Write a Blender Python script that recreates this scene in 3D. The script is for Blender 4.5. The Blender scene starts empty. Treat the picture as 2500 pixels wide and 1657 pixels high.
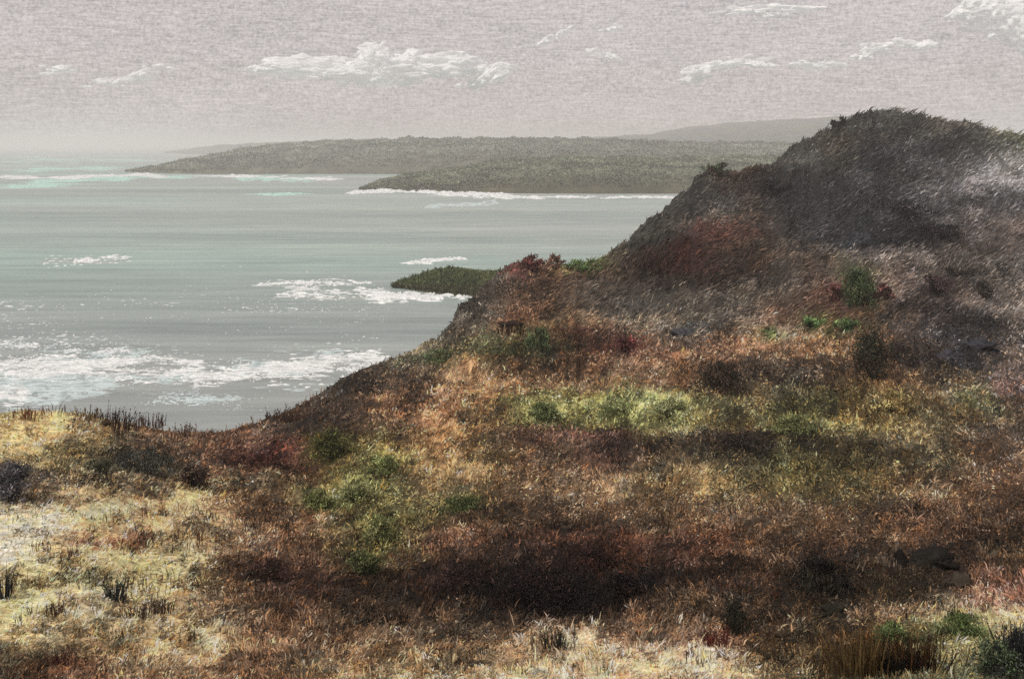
import bpy, bmesh, math, random
import numpy as np
from mathutils import Vector, Matrix
from math import radians as R

S = bpy.context.scene
C = S.collection
rng = np.random.default_rng(7)
random.seed(7)

# ---------------------------------------------------------------- camera, light, exposure
H_CAM, F, HOR = 40.0, 983.0, 145.0          # eye height over the sea (m), focal length in px, row of the horizon
cam = bpy.data.cameras.new('camera'); co = bpy.data.objects.new('camera', cam); C.objects.link(co)
cam.sensor_width = 36.0; cam.lens = 36.0 * F / 1024.0
cam.shift_y = -(339.0 - HOR) / 1024.0
cam.clip_start = 0.1; cam.clip_end = 60000
co.location = (0, 0, H_CAM); co.rotation_euler = (R(90), 0, 0)
S.camera = co

SUN_EL, SUN_AZ = 42.0, -138.0               # azimuth measured from +Y (view direction), clockwise: sun behind left
W = bpy.data.worlds.new('World'); S.world = W; W.use_nodes = True
nt = W.node_tree; nt.nodes.clear(); N = nt.nodes; L = nt.links
out = N.new('ShaderNodeOutputWorld')
sky = N.new('ShaderNodeTexSky'); sky.sky_type = 'NISHITA'; sky.sun_disc = False
sky.sun_elevation = R(SUN_EL); sky.sun_rotation = R(SUN_AZ); sky.air_density = 1.0; sky.dust_density = 3.0
b1 = N.new('ShaderNodeBackground'); b1.inputs[1].default_value = 0.08; L.new(sky.outputs[0], b1.inputs[0])
b2 = N.new('ShaderNodeBackground'); b2.inputs[1].default_value = 1.0
tc = N.new('ShaderNodeTexCoord')
def wnoise(scale, detail, rough=.55):
    mp = N.new('ShaderNodeMapping'); mp.inputs['Scale'].default_value = scale
    L.new(tc.outputs['Generated'], mp.inputs[0])
    nz = N.new('ShaderNodeTexNoise'); nz.inputs['Scale'].default_value = 1; nz.inputs['Detail'].default_value = detail
    nz.inputs['Roughness'].default_value = rough; L.new(mp.outputs[0], nz.inputs['Vector']); return nz.outputs['Fac']
def mth(op, a, b):
    m = N.new('ShaderNodeMath'); m.operation = op
    for i, v in enumerate((a, b)):
        if isinstance(v, (int, float)): m.inputs[i].default_value = v
        else: L.new(v, m.inputs[i])
    return m.outputs[0]
n1 = wnoise((5, 5, 22), 5); n2 = wnoise((60, 60, 620), 3, .7); n3 = wnoise((330, 330, 330), 2, .8)
s = mth('ADD', mth('MULTIPLY', mth('SUBTRACT', n1, .5), .34), mth('MULTIPLY', mth('SUBTRACT', n2, .5), .9))
s = mth('ADD', s, mth('MULTIPLY', mth('SUBTRACT', n3, .5), 1.0))
s = mth('ADD', s, .5)
rp = N.new('ShaderNodeValToRGB'); L.new(s, rp.inputs[0])
rp.color_ramp.elements[0].position = .2; rp.color_ramp.elements[0].color = (.385, .35, .345, 1)
rp.color_ramp.elements[1].position = .8; rp.color_ramp.elements[1].color = (.83, .755, .735, 1)
L.new(rp.outputs[0], b2.inputs[0])
mx = N.new('ShaderNodeMixShader'); mx.inputs[0].default_value = .9
L.new(b1.outputs[0], mx.inputs[1]); L.new(b2.outputs[0], mx.inputs[2]); L.new(mx.outputs[0], out.inputs[0])

sl = bpy.data.lights.new('sun', 'SUN'); so = bpy.data.objects.new('sun', sl); C.objects.link(so)
sl.energy = 2.6; sl.angle = R(9); sl.color = (1.0, .95, .87)
az, el = R(SUN_AZ), R(SUN_EL)
dv = Vector((math.sin(az) * math.cos(el), math.cos(az) * math.cos(el), math.sin(el)))
so.rotation_euler = dv.to_track_quat('Z', 'Y').to_euler(); so.location = dv * 300
S.view_settings.view_transform = 'Standard'; S.view_settings.look = 'None'
S.view_settings.gamma = 1; S.view_settings.exposure = 0
S.cycles.volume_bounces = 16; S.cycles.use_denoising = False; S.cycles.max_bounces = 16; S.cycles.diffuse_bounces = 3; S.cycles.transparent_max_bounces = 16

# ---------------------------------------------------------------- helpers
K = 2366.0 / 1024.0
def srgb(c):
    c = np.asarray(c, float) / 255.0
    return np.where(c <= .04045, c / 12.92, ((c + .055) / 1.055) ** 2.4)
def tag(o, label=None, cat=None, group=None, kind=None):
    if label: o['label'] = label
    if cat: o['category'] = cat
    if group: o['group'] = group
    if kind: o['kind'] = kind
    return o
def raw_mesh(name, V, F3, mat, col=None, parent=None, smooth=False, quads=False):
    me = bpy.data.meshes.new(name)
    V = np.asarray(V, np.float32); F3 = np.asarray(F3, np.int32); k = F3.shape[1]
    me.vertices.add(len(V)); me.vertices.foreach_set('co', V.ravel())
    me.loops.add(F3.size); me.loops.foreach_set('vertex_index', F3.ravel())
    me.polygons.add(len(F3)); me.polygons.foreach_set('loop_start', np.arange(0, F3.size, k, dtype=np.int32))
    if smooth: me.polygons.foreach_set('use_smooth', np.ones(len(F3), bool))
    me.update(calc_edges=True)
    if col is not None:
        a = me.color_attributes.new('Col', 'FLOAT_COLOR', 'POINT')
        c4 = np.ones((len(V), 4), np.float32); c4[:, :3] = col; a.data.foreach_set('color', c4.ravel())
    if mat: me.materials.append(mat)
    o = bpy.data.objects.new(name, me); C.objects.link(o)
    if parent: o.parent = parent
    return o

# value noise in numpy
_perm = rng.random((64, 256, 256)).astype(np.float32)
def vnoise(x, y, k=0):
    T = _perm[k % 64]
    xi = np.floor(x).astype(int); yi = np.floor(y).astype(int)
    fx = x - xi; fy = y - yi; fx = fx * fx * (3 - 2 * fx); fy = fy * fy * (3 - 2 * fy)
    g = lambda a, b: T[a & 255, b & 255]
    return (g(xi, yi) * (1 - fx) + g(xi + 1, yi) * fx) * (1 - fy) + (g(xi, yi + 1) * (1 - fx) + g(xi + 1, yi + 1) * fx) * fy
def fbm(x, y, k=0, o=4, r=.5):
    s = 0; a = 1; t = 0
    for i in range(o):
        s = s + a * (vnoise(x * 2 ** i, y * 2 ** i, k + i) - .5); t += a; a *= r
    return s / t * 2      # about -1..1

class NT:
    def __init__(self, name):
        self.m = bpy.data.materials.new(name); self.m.use_nodes = True; t = self.m.node_tree
        self.N = t.nodes; self.L = t.links; self.b = t.nodes['Principled BSDF']; self.o = t.nodes['Material Output']
    def n(self, ty, **k):
        x = self.N.new(ty)
        for a, v in k.items():
            if a in x.inputs: 
                x.inputs[a].default_value = v
            else: setattr(x, a, v)
        return x
    def noise(self, scale, detail=4, rough=.55, vec=(1, 1, 1), coord='Object'):
        t = self.N.new('ShaderNodeTexCoord'); mp = self.N.new('ShaderNodeMapping'); mp.inputs['Scale'].default_value = vec
        self.L.new(t.outputs[coord], mp.inputs[0])
        z = self.N.new('ShaderNodeTexNoise'); z.inputs['Scale'].default_value = scale; z.inputs['Detail'].default_value = detail
        z.inputs['Roughness'].default_value = rough; self.L.new(mp.outputs[0], z.inputs['Vector']); return z.outputs['Fac']
    def ramp(self, fac, stops):
        r = self.N.new('ShaderNodeValToRGB'); self.L.new(fac, r.inputs[0]); e = r.color_ramp.elements
        while len(e) < len(stops): e.new(.5)
        for i, (p, c) in enumerate(stops): e[i].position = p; e[i].color = (*c, 1)
        return r.outputs[0]
    def mixc(self, mode, fac, a, b):
        m = self.N.new('ShaderNodeMix'); m.data_type = 'RGBA'; m.blend_type = mode
        for i, v in ((0, fac), (6, a), (7, b)):
            if hasattr(v, 'is_linked'): self.L.new(v, m.inputs[i])
            elif i == 0: m.inputs[0].default_value = v
            else: m.inputs[i].default_value = (*v, 1)
        return m.outputs[2]
    def bump(self, h, strength, dist):
        b = self.N.new('ShaderNodeBump'); b.inputs['Strength'].default_value = strength; b.inputs['Distance'].default_value = dist
        self.L.new(h, b.inputs['Height']); self.L.new(b.outputs[0], self.b.inputs['Normal'])
def attr_mat(name, rough=.85, var=.5, scale=3.0, bump=None, trans=0, vec=(1, 1, 1)):
    q = NT(name); a = q.N.new('ShaderNodeAttribute'); a.attribute_name = 'Col'
    nz = q.noise(scale, 6, .65, vec)
    g = q.ramp(nz, [(.25, (1 - var,) * 3), (.75, (1 + var * .9,) * 3)])
    q.L.new(q.mixc('MULTIPLY', 1.0, a.outputs['Color'], g), q.b.inputs['Base Color'])
    q.b.inputs['Roughness'].default_value = rough; q.b.inputs['Specular IOR Level'].default_value = .15
    if bump: q.bump(nz, *bump)
    if trans:
        t = q.N.new('ShaderNodeBsdfTranslucent'); q.L.new(a.outputs['Color'], t.inputs[0])
        m = q.N.new('ShaderNodeMixShader'); m.inputs[0].default_value = trans
        q.L.new(q.b.outputs[0], m.inputs[1]); q.L.new(t.outputs[0], m.inputs[2]); q.L.new(m.outputs[0], q.o.inputs[0])
    return q.m
M_soil = attr_mat('heath_soil', .95, .55, 2.2, (.8, .15))
M_blade = attr_mat('heath_blades', .8, .12, 1.0, None, .22)
M_leaf = attr_mat('leaves', .75, .15, 1.0, None, .25)
M_bark = attr_mat('bark', .9, .35, 20, (.5, .01))
M_rock = attr_mat('rock', .9, .5, 4.0, (.9, .08))
M_scrub = attr_mat('scrub_slope', .95, .55, .035, (1.0, 6.0))
M_turf = attr_mat('turf_rock', .95, .5, .4, (1.0, .6))

# ---------------------------------------------------------------- the shape of the coast
sil = np.array([(-900,960),(-400,985),(-100,960),(0,952),(60,948),(100,946),(190,952),(250,968),(300,976),(360,990),(430,1000),(500,996),(530,990),(600,970),(660,950),(720,915),(790,872),
 (850,842),(890,832),(930,822),(975,798),(1020,762),(1045,742),(1056,712),(1100,676),(1140,634),(1180,608),(1230,598),(1280,608),(1340,606),(1400,590),(1450,550),
 (1500,510),(1540,466),(1590,440),(1610,402),(1640,388),(1700,397),(1760,388),(1820,345),(1880,311),(1930,281),(1980,266),(2010,256),(2080,259),
 (2180,274),(2280,290),(2366,310),(2600,345),(3000,400),(3600,470)], float) / K
dep = np.array([(-900,60),(-100,47),(0,46),(200,50),(300,56),(430,62),(600,72),(740,84),(850,92),(915,98),(975,112),(1050,120),(1130,132),(1230,140),(1340,146),(1400,152),
 (1500,168),(1600,182),(1700,200),(1800,220),(1900,238),(2010,250),(2200,262),(2366,270),(3600,270)], float)
D0, R0 = 11.0, 720.0
def sil_row(u):
    u = np.asarray(u, float)
    k = np.clip((u - 330) / 120, .25, 1)
    return np.interp(u, sil[:, 0], sil[:, 1]) + (fbm(u / 19, u * 0 + 3.3, 50, 4, .65) * 7.5 + fbm(u / 3.6, u * 0 + 7.3, 54, 3, .6) * 3.6) * k + 1.0
def sil_dep(u): return np.interp(u, dep[:, 0] / K, dep[:, 1])
# folds of the ground: x, y, half-widths (all read off the view, 2366 px wide), height in px
folds = [(150,1010,330,45,-5),(120,1120,420,22,6),(500,1200,300,40,-5),(700,1060,260,30,-5),(1200,1180,420,30,-7),(1250,1390,420,32,11),
 (1250,1480,500,22,-8),(2100,1320,260,24,8),(2150,1400,260,28,-7),(1700,1035,240,18,8),(1500,970,330,28,-7),(2050,950,220,28,-6),
 (1800,870,260,24,6),(1300,830,330,16,6),(1150,870,260,26,-6),(1550,700,280,40,-8),(1900,610,420,14,7),(1700,500,120,22,6),(2050,470,160,26,8),
 (2250,560,170,20,7),(2250,420,130,40,-9),(1950,540,160,30,-7),(2150,760,140,40,7),(1650,430,50,26,-6),(1800,400,60,20,5),(1940,330,60,22,-6),
 (2090,330,60,20,6),(1230,680,60,34,-6),(1090,740,40,34,5),(1650,590,240,16,6),(2300,700,100,30,-6),(1300,1050,260,18,5),(400,1310,360,20,5),(300,1450,360,22,5)]
def ground(u, t):
    """u = column, t = 0..1 from the foot of the view to the skyline, above 1 the lee side down to the sea."""
    u = np.asarray(u, float); t = np.asarray(t, float)
    s = sil_row(u); ds = sil_dep(u); tc_ = np.clip(t, 0, 1)
    d = D0 * (ds / D0) ** tc_
    row = R0 + (s - R0) * tc_
    off = np.zeros_like(d)
    for (x, y, a, b, h) in folds:
        off += h * np.exp(-((u * K - x) / a) ** 2 - ((row * K - y) / b) ** 2)
    env = np.clip((1 - tc_) * 5, 0, 1) * np.clip(tc_ * 6, 0, 1)
    X = (u - 512) / F * d
    nz = fbm(X / 14 + 3, d / 14, 2, 5, .55) * 5.5 * env + fbm(X / 2.2, d / 2.6, 9, 4, .6) * 3.5 * (env * .85 + .15)
    z = -d * (row - HOR) / F + (off * env * .8 + nz) * d / F
    k = np.clip(t - 1, 0, None)                       # lee side
    run = k * (46 + z) * 1.35; 
    d2 = d + run
    fall = np.where(run > 0, np.minimum(run ** 2 / 16, np.maximum(run - 4, 0) * .86 + run * .02 + .0) , 0)
    fall = run * run / (run + 9) * .98
    z2 = z + np.where(run > 0, z / d * run, 0) * 0 - fall + np.where(run > 0, np.minimum(z / d, 0) * run, 0)
    return (u - 512) / F * d2, d2, z2 + H_CAM, row

# ---------------------------------------------------------------- colours of the vegetation (read off the view, then set on the ground)
pal = """1900,300,88,80,74;1800,340,85,80,75;2000,290,78,74,70;2100,300,78,72,66;2200,310,92,86,80;2366,330,105,100,82;1930,330,70,60,48;2050,360,66,64,66;2150,370,80,76,76;2300,380,120,114,112
1620,440,80,76,70;1700,420,84,60,44;1800,440,66,62,62;1900,430,60,54,50;2000,450,56,54,58;2100,470,84,80,80;2200,440,116,108,108;2366,450,128,120,120;2050,520,60,58,62;2250,520,112,102,100
1430,560,102,98,88;1520,520,90,84,76;1600,560,92,52,44;1700,530,88,66,48;1800,560,84,72,56;1900,560,84,78,78;2000,560,72,72,80;2100,560,62,56,56;2200,560,72,60,52;2366,540,120,100,90
1400,610,90,74,55;1500,620,74,54,46;1600,620,86,58,48;1750,600,92,66,54;1900,620,106,84,72;2050,610,112,94,86;2200,620,130,118,112;2366,620,126,114,110
1170,650,96,88,80;1230,660,118,84,62;1300,660,112,78,52;1400,660,100,70,52;1500,670,104,94,84;1600,680,112,102,94;1700,670,124,114,106;1800,660,120,108,98;1900,680,110,78,68;2100,660,122,104,98;2200,680,98,86,84;2366,680,132,118,116
1080,740,96,86,80;1130,730,112,102,96;1200,740,140,100,72;1300,730,130,98,58;1400,720,94,86,78;1500,730,98,90,84;1600,740,110,104,100;1700,730,122,108,102;1800,740,136,104,88;1950,730,124,92,66;2100,730,88,78,78;2200,760,80,72,76;2366,760,108,98,100
1000,800,106,98,82;1150,800,96,100,58;1250,790,88,96,52;1350,790,108,70,54;1450,790,112,86,66;1600,800,136,98,74;1700,790,142,108,88;1850,800,142,108,74;1950,800,132,98,66;2100,820,86,74,70;2200,830,82,74,76;2366,850,118,106,110
780,900,84,74,66;850,870,94,82,74;950,870,106,92,82;1050,850,142,112,80;1200,850,140,106,74;1300,860,128,98,72;1450,850,142,108,84;1600,860,126,98,74;1750,870,106,92,84;1900,880,112,92,78;2050,880,118,88,64;2200,890,120,108,88;2366,900,128,106,104
0,980,176,148,92;100,985,184,152,98;200,990,160,140,96;300,990,110,94,74;400,1010,136,104,78;500,1020,108,76,60;600,990,92,72,60;700,960,82,66,56;800,950,100,80,66;900,930,134,100,72;1000,940,152,108,74;1100,950,150,112,70;1250,930,124,112,62;1400,940,134,130,74;1550,950,136,134,84;1700,950,120,108,72;1850,950,124,118,66;2000,940,136,116,62;2150,960,128,112,76;2300,950,132,120,88;2366,980,142,120,108
0,1060,168,148,100;100,1060,140,126,84;200,1060,122,108,74;330,1060,92,82,66;450,1060,112,84,66;550,1050,104,64,52;650,1050,94,60,50;750,1070,112,92,60;900,1050,124,104,60;1000,1030,134,104,66;1100,1050,120,98,62;1250,1030,118,92,72;1400,1040,108,80,72;1550,1050,110,96,78;1700,1040,78,66,54;1850,1040,92,84,56;2000,1040,92,82,60;2150,1050,128,110,78;2300,1050,136,112,96;2366,1080,120,94,76
0,1130,82,74,74;100,1130,112,98,82;200,1130,112,96,74;350,1120,98,86,70;500,1130,124,106,76;650,1120,128,106,78;800,1130,120,112,64;950,1120,124,106,72;1100,1130,106,90,64;1250,1120,126,100,74;1400,1130,130,104,78;1550,1110,136,114,76;1700,1120,126,110,70;1850,1110,128,118,66;2000,1130,132,112,70;2150,1130,120,92,68;2366,1150,104,78,60
0,1200,196,178,150;100,1190,176,150,118;250,1190,192,160,112;380,1190,188,152,108;500,1200,158,126,94;650,1200,134,104,80;800,1190,112,96,60;950,1190,122,108,66;1100,1190,110,86,62;1250,1190,96,76,60;1400,1200,112,84,64;1550,1190,130,102,76;1700,1200,128,98,74;1850,1200,112,88,66;2000,1200,110,86,66;2150,1200,102,76,58;2366,1220,92,70,54
0,1280,206,194,166;100,1270,200,170,128;250,1260,184,138,100;400,1270,178,150,104;520,1270,152,118,88;650,1270,128,96,74;800,1270,112,92,58;900,1280,108,90,56;1000,1270,102,72,56;1150,1260,92,66,52;1300,1270,96,60,46;1450,1270,116,74,54;1600,1280,112,78,62;1750,1270,116,88,66;1900,1280,84,64,54;2050,1290,82,64,50;2200,1280,80,60,48;2366,1290,112,90,66
0,1350,196,186,154;100,1340,192,174,118;200,1350,170,156,112;350,1340,166,142,98;480,1350,134,106,80;600,1340,106,74,58;750,1350,92,62,52;850,1330,78,62,42;1000,1350,66,44,38;1150,1350,46,32,28;1300,1350,54,36,32;1450,1350,64,42,36;1600,1350,86,60,48;1750,1350,82,60,48;1900,1340,46,38,32;2050,1360,92,80,52;2200,1360,92,72,60;2366,1360,138,94,80
0,1430,198,176,126;100,1430,192,166,126;200,1420,160,138,106;350,1430,176,154,118;500,1420,146,118,90;650,1420,110,82,62;800,1420,98,78,60;1000,1430,76,60,48;1150,1430,62,48,40;1300,1420,62,48,40;1450,1430,104,80,62;1600,1430,122,98,74;1750,1420,104,82,64;1900,1420,92,78,60;2050,1410,140,110,84;2200,1410,142,118,88;2366,1430,176,158,116
0,1500,190,162,112;150,1490,182,160,120;300,1490,168,144,108;450,1490,156,128,94;600,1490,136,104,78;750,1490,118,92,70;900,1490,134,106,80;1050,1490,146,118,88;1200,1500,152,124,96;1350,1490,160,130,100;1500,1490,162,130,104;1650,1490,138,106,88;1800,1490,112,88,58;1950,1500,92,70,44;2100,1500,96,80,46;2230,1490,150,142,96;2366,1490,150,142,110
0,1550,112,84,60;150,1540,110,80,60;300,1550,140,110,80;450,1550,140,112,84;600,1550,132,98,72;750,1550,150,120,86;950,1550,170,144,104;1150,1550,180,154,118;1350,1560,192,168,140;1500,1560,188,160,134;1650,1550,170,150,124;1800,1550,110,98,70;1950,1550,90,80,52;2100,1560,112,104,72;2230,1560,124,120,86;2366,1560,70,70,62"""
pts = np.array([[float(v) for v in p.split(',')] for l in pal.split('\n') for p in l.split(';')])
PX, PY, PC = pts[:, 0], pts[:, 1], srgb(pts[:, 2:5])
acc = [(1480,705,150,44,116,108,102,.85),(1640,745,120,34,120,112,108,.8),(2366,700,90,80,120,112,110,.6),(1780,650,110,20,124,114,108,.6),(1880,500,120,50,62,58,62,.6),(2150,440,150,36,122,114,114,.6),(1640,470,50,40,82,76,72,.6),(2080,600,150,18,112,100,94,.6),(1280,1345,330,58,46,32,27,.6),(1750,1350,210,46,58,44,34,.55),(760,1340,130,40,70,48,38,.5),(2080,1330,160,34,62,46,36,.5),(330,1200,150,40,214,180,126,.55),(60,1230,70,60,216,200,166,.6),(300,1330,150,40,206,186,126,.55),(330,1480,170,40,210,178,124,.5),(1250,1545,500,20,186,152,110,.4),(2320,1450,90,36,192,174,122,.5),(640,1190,110,24,150,116,84,.5),(1000,900,120,30,150,112,76,.4),(1750,800,140,24,150,108,78,.4),(1620,556,70,16,96,54,46,.6),(1700,530,50,16,104,46,40,.5),(1550,596,60,14,98,46,40,.6),(1212,610,26,15,140,66,62,.8),(1330,612,55,13,86,110,42,.85),(1283,605,18,12,176,112,76,.8),
 (1180,806,90,18,78,88,50,.6),(1250,775,34,30,72,86,48,.65),(1000,826,70,12,84,104,54,.75),(1200,740,60,18,158,104,70,.6),(1985,655,34,36,64,88,40,.7),
 (1380,945,190,32,128,134,64,.7),(1520,930,70,24,152,158,92,.6),(1250,980,60,26,92,98,50,.6),(770,1020,48,24,74,76,22,.9),(880,1065,50,32,120,128,58,.7),
 (830,1120,74,36,124,128,62,.68),(738,1150,40,24,104,112,46,.72),(880,1220,56,50,118,120,54,.7),(840,1295,44,28,78,84,32,.8),(1060,1150,60,20,98,112,40,.75),
 (1800,975,90,24,124,120,68,.55),(1930,985,70,26,124,118,66,.45),(2060,920,56,36,144,120,68,.5),(1900,1090,120,26,122,116,64,.5),(1700,1035,170,15,44,36,30,.8),(1420,1030,90,12,56,44,42,.5),
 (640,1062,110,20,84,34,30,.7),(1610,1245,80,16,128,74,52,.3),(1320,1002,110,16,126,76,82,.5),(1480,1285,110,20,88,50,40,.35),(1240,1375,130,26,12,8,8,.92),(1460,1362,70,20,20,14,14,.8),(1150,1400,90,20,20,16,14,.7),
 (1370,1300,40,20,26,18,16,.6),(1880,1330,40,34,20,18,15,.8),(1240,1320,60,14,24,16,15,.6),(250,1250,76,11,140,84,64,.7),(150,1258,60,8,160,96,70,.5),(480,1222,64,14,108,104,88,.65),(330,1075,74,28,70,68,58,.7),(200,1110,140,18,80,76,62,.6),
 (150,985,100,22,172,140,98,.5),(2250,922,46,18,100,116,54,.7),(2150,1465,110,22,118,124,68,.6),(2230,1452,40,18,96,110,50,.7),(2330,905,26,18,140,92,90,.5),(2310,1385,80,22,142,96,82,.6),
 (1850,570,80,16,62,56,58,.5),(1500,690,110,44,92,86,80,.5),(1600,758,60,24,104,104,106,.6),(2150,545,90,20,42,38,40,.7),(1950,480,100,30,44,42,46,.6),(1850,430,60,30,48,44,44,.6),
 (2150,690,60,46,74,66,70,.6),(2250,790,90,46,78,76,82,.6),(2220,405,120,30,124,116,116,.6),(2335,330,30,14,98,100,48,.7),(1700,400,46,16,78,48,38,.7),(1640,380,40,8,82,92,68,.7),
 (1500,560,40,22,52,50,44,.6),(1590,470,30,26,60,54,52,.6),(1900,1140,200,16,136,120,80,.4),(1300,1210,200,14,60,48,40,.5),(1100,1290,100,14,60,42,34,.5),(560,1330,90,16,74,50,40,.6),(620,1310,60,10,60,42,34,.5),
 (1100,1240,90,12,132,92,66,.4),(110,1320,80,12,200,178,116,.5),(40,1400,60,40,206,190,110,.5),(350,1480,100,14,206,190,150,.5),(200,1440,90,12,210,196,150,.5),(100,1540,150,12,100,66,50,.7),(650,1530,110,10,98,66,50,.7),
 (1640,1475,60,10,120,60,50,.5),(2080,1520,70,14,38,28,14,.85),(1990,1480,50,24,84,58,30,.6),(2200,1500,90,16,160,152,104,.5),(960,790,40,20,110,104,84,.6),(1950,745,80,16,92,106,46,.5),(1870,738,30,10,76,104,44,.7),(1780,768,34,10,112,122,66,.6),
 (1440,800,60,14,96,44,42,.6),(1330,770,60,10,92,38,36,.5),(1080,700,20,40,80,74,68,.6),(820,880,60,14,64,52,46,.6),(20,1110,46,40,84,80,88,.8),(30,1150,80,10,40,40,44,.7),(1560,640,160,12,58,48,44,.5),(1420,690,50,26,80,72,66,.5),
 (2030,400,110,10,86,78,74,.5),(1990,330,40,14,66,48,34,.6),(2180,300,70,10,72,58,42,.6),(2060,470,60,14,36,34,38,.6)]
def veg_colour(u, row):
    """linear colour of the plants that grow at this spot"""
    u = u * K; y = row * K
    wx = fbm(u / 90, y / 34, 20, 6, .75) * 95; wy = fbm(u / 90 + 9, y / 30, 28, 6, .75) * 52
    x = np.clip(u + wx, -60, 2420); y = y + wy
    num = np.zeros((len(x), 3)); den = np.full(len(x), 1e-9)
    for i in range(len(PX)):
        w = np.exp(-((x - PX[i]) / 62) ** 2 - ((y - PY[i]) / 34) ** 2) + 1e-7 / (1 + ((x - PX[i]) / 100) ** 2 + ((y - PY[i]) / 50) ** 2)
        num += w[:, None] * PC[i]; den += w
    c = num / den[:, None]
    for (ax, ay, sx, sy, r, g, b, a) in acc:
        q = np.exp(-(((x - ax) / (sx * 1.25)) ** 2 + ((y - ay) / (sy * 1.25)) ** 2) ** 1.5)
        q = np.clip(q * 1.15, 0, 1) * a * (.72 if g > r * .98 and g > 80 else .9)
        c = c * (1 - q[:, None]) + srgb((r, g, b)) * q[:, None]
    m = fbm(u / 150, y / 42, 12, 6, .72) + .6 * fbm(u / 40 + y / 26, y / 14, 18, 4, .7); m2 = fbm(u / 60 + 5, y / 22, 17, 5, .7)      # patches of other plants
    c = c * np.exp(m * 1.35 * np.clip((y - 430) / 200, .85, 1))[:, None]
    c = c * np.stack([1 + m2 * .35 * np.clip((y - 560) / 200, .15, 1), 1 - m2 * .02, 1 - m2 * .5 * np.clip((y - 560) / 200, .15, 1)], 1)
    dk = fbm(u / 34 + 2, y / 15, 33, 5, .72); dk = np.clip((-dk - .12) * 5, 0, 1) * np.clip((y - 250) / 300, .4, 1)
    c = c * (1 - dk * .62)[:, None]                                                     # dark heather patches
    lum = (c @ np.array([.3, .6, .1])); c = c * (np.clip(lum / .15, .15, 2.2) ** (.30 * np.clip((y - 600) / 200, .2, 1)))[:, None]
    k = np.clip((y - 560) / 160, 0, 1)[:, None]
    c = np.minimum(c, .62) * (np.array([1.05, .965, .80]) * k + np.array([.95, 1.0, 1.02]) * (1 - k))
    return calm(c * np.array([.985, 1.015, 1.0]), .76)
def calm(c, k):
    l = (c @ np.array([.3, .6, .1]))[:, None]
    return l + (c - l) * k
GAIN = 1.42

# ---------------------------------------------------------------- ground mesh
def build_ground():
    us = np.concatenate([np.linspace(-800, -40, 70)[:-1], np.linspace(-40, 1064, 620), np.linspace(1064, 1500, 50)[1:]])
    ts = np.concatenate([np.linspace(0, 1, 420), 1 + np.linspace(0, 1, 60)[1:] ** 1.7 * 1.3])
    U, T = np.meshgrid(us, ts)
    X, Y, Z, ROW = ground(U, T)
    col = veg_colour(U.ravel(), ROW.ravel()); lu = col @ np.array([.3, .6, .1])
    col = col * (.36 + .62 * np.clip((lu - .22) / .25, 0, 1))[:, None] * GAIN               # dark peat, pale sandy soil
    # the knoll under the viewer
    near = np.concatenate([[-30.0, -14, -6, -2, 0], np.linspace(1, D0, 14)[:-1]])
    Xn = np.outer(np.maximum(near, 0) * 1.0, (us - 512) / F)
    Xn = Xn + np.outer(np.clip(1 - near / D0, 0, None), (us - 512) / 1000 * 26)
    Zn = np.zeros((len(near), len(us))); z0 = Z[0]
    for i, d in enumerate(near):
        f = max(d, 0) / D0
        base = -max(1.95, .585 * d + .02)
        Zn[i] = (H_CAM + base) * (1 - f ** 3) + z0 * f ** 3 - 0.03 * abs(min(d, 0)) 
    Yn = np.repeat(near[:, None], len(us), 1)
    cn = np.tile(veg_colour(us, np.full(len(us), 700.0)) * .40 * GAIN, (len(near), 1))
    X = np.vstack([Xn, X]); Y = np.vstack([Yn, Y]); Z = np.vstack([Zn, Z]); col = np.vstack([cn, col])
    n, m = X.shape
    idx = np.arange(n * m).reshape(n, m)
    Q = np.stack([idx[:-1, :-1], idx[:-1, 1:], idx[1:, 1:], idx[1:, :-1]], -1).reshape(-1, 4)
    o = raw_mesh('ground', np.stack([X.ravel(), Y.ravel(), Z.ravel()], 1), Q, M_soil, col, smooth=True)
    tag(o, 'heath covered headland falling from the viewer to the sea and rising to a dark hill', 'hillside', kind='structure')
build_ground()

# ---------------------------------------------------------------- blades
def blades(base, length, width, az, lean, curl, col, tipcol=None):
    """arrays -> vertices, triangles, colours of bent tapering blades"""
    n = len(base)
    hx, hy = np.cos(az), np.sin(az)
    dirh = np.stack([hx, hy, np.zeros(n)], 1)
    up = np.array([0, 0, 1.0])
    d1 = dirh * np.sin(lean)[:, None] + up * np.cos(lean)[:, None]
    l2 = lean + curl
    d2 = dirh * np.sin(l2)[:, None] + up * np.cos(l2)[:, None]
    mid = base + d1 * (length * .55)[:, None]; tip = mid + d2 * (length * .5)[:, None]
    sa = rng.uniform(-.8, .8, n)                       # blade faces every way, mostly across
    side = np.stack([np.cos(sa), np.sin(sa), np.zeros(n)], 1)
    side = side - d1 * np.sum(side * d1, 1)[:, None]
    side /= np.linalg.norm(side, axis=1)[:, None] + 1e-9
    hw = (width / 2)[:, None] * side
    V = np.stack([base - hw * .8, base + hw * .8, mid - hw, mid + hw, tip], 1).reshape(-1, 3)
    i = np.arange(n)[:, None] * 5
    T = np.concatenate([i + [0, 1, 3], i + [0, 3, 2], i + [2, 3, 4]], 1).reshape(-1, 3)
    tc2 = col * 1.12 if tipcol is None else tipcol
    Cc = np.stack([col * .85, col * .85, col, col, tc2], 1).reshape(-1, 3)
    return V, T, Cc

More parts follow.
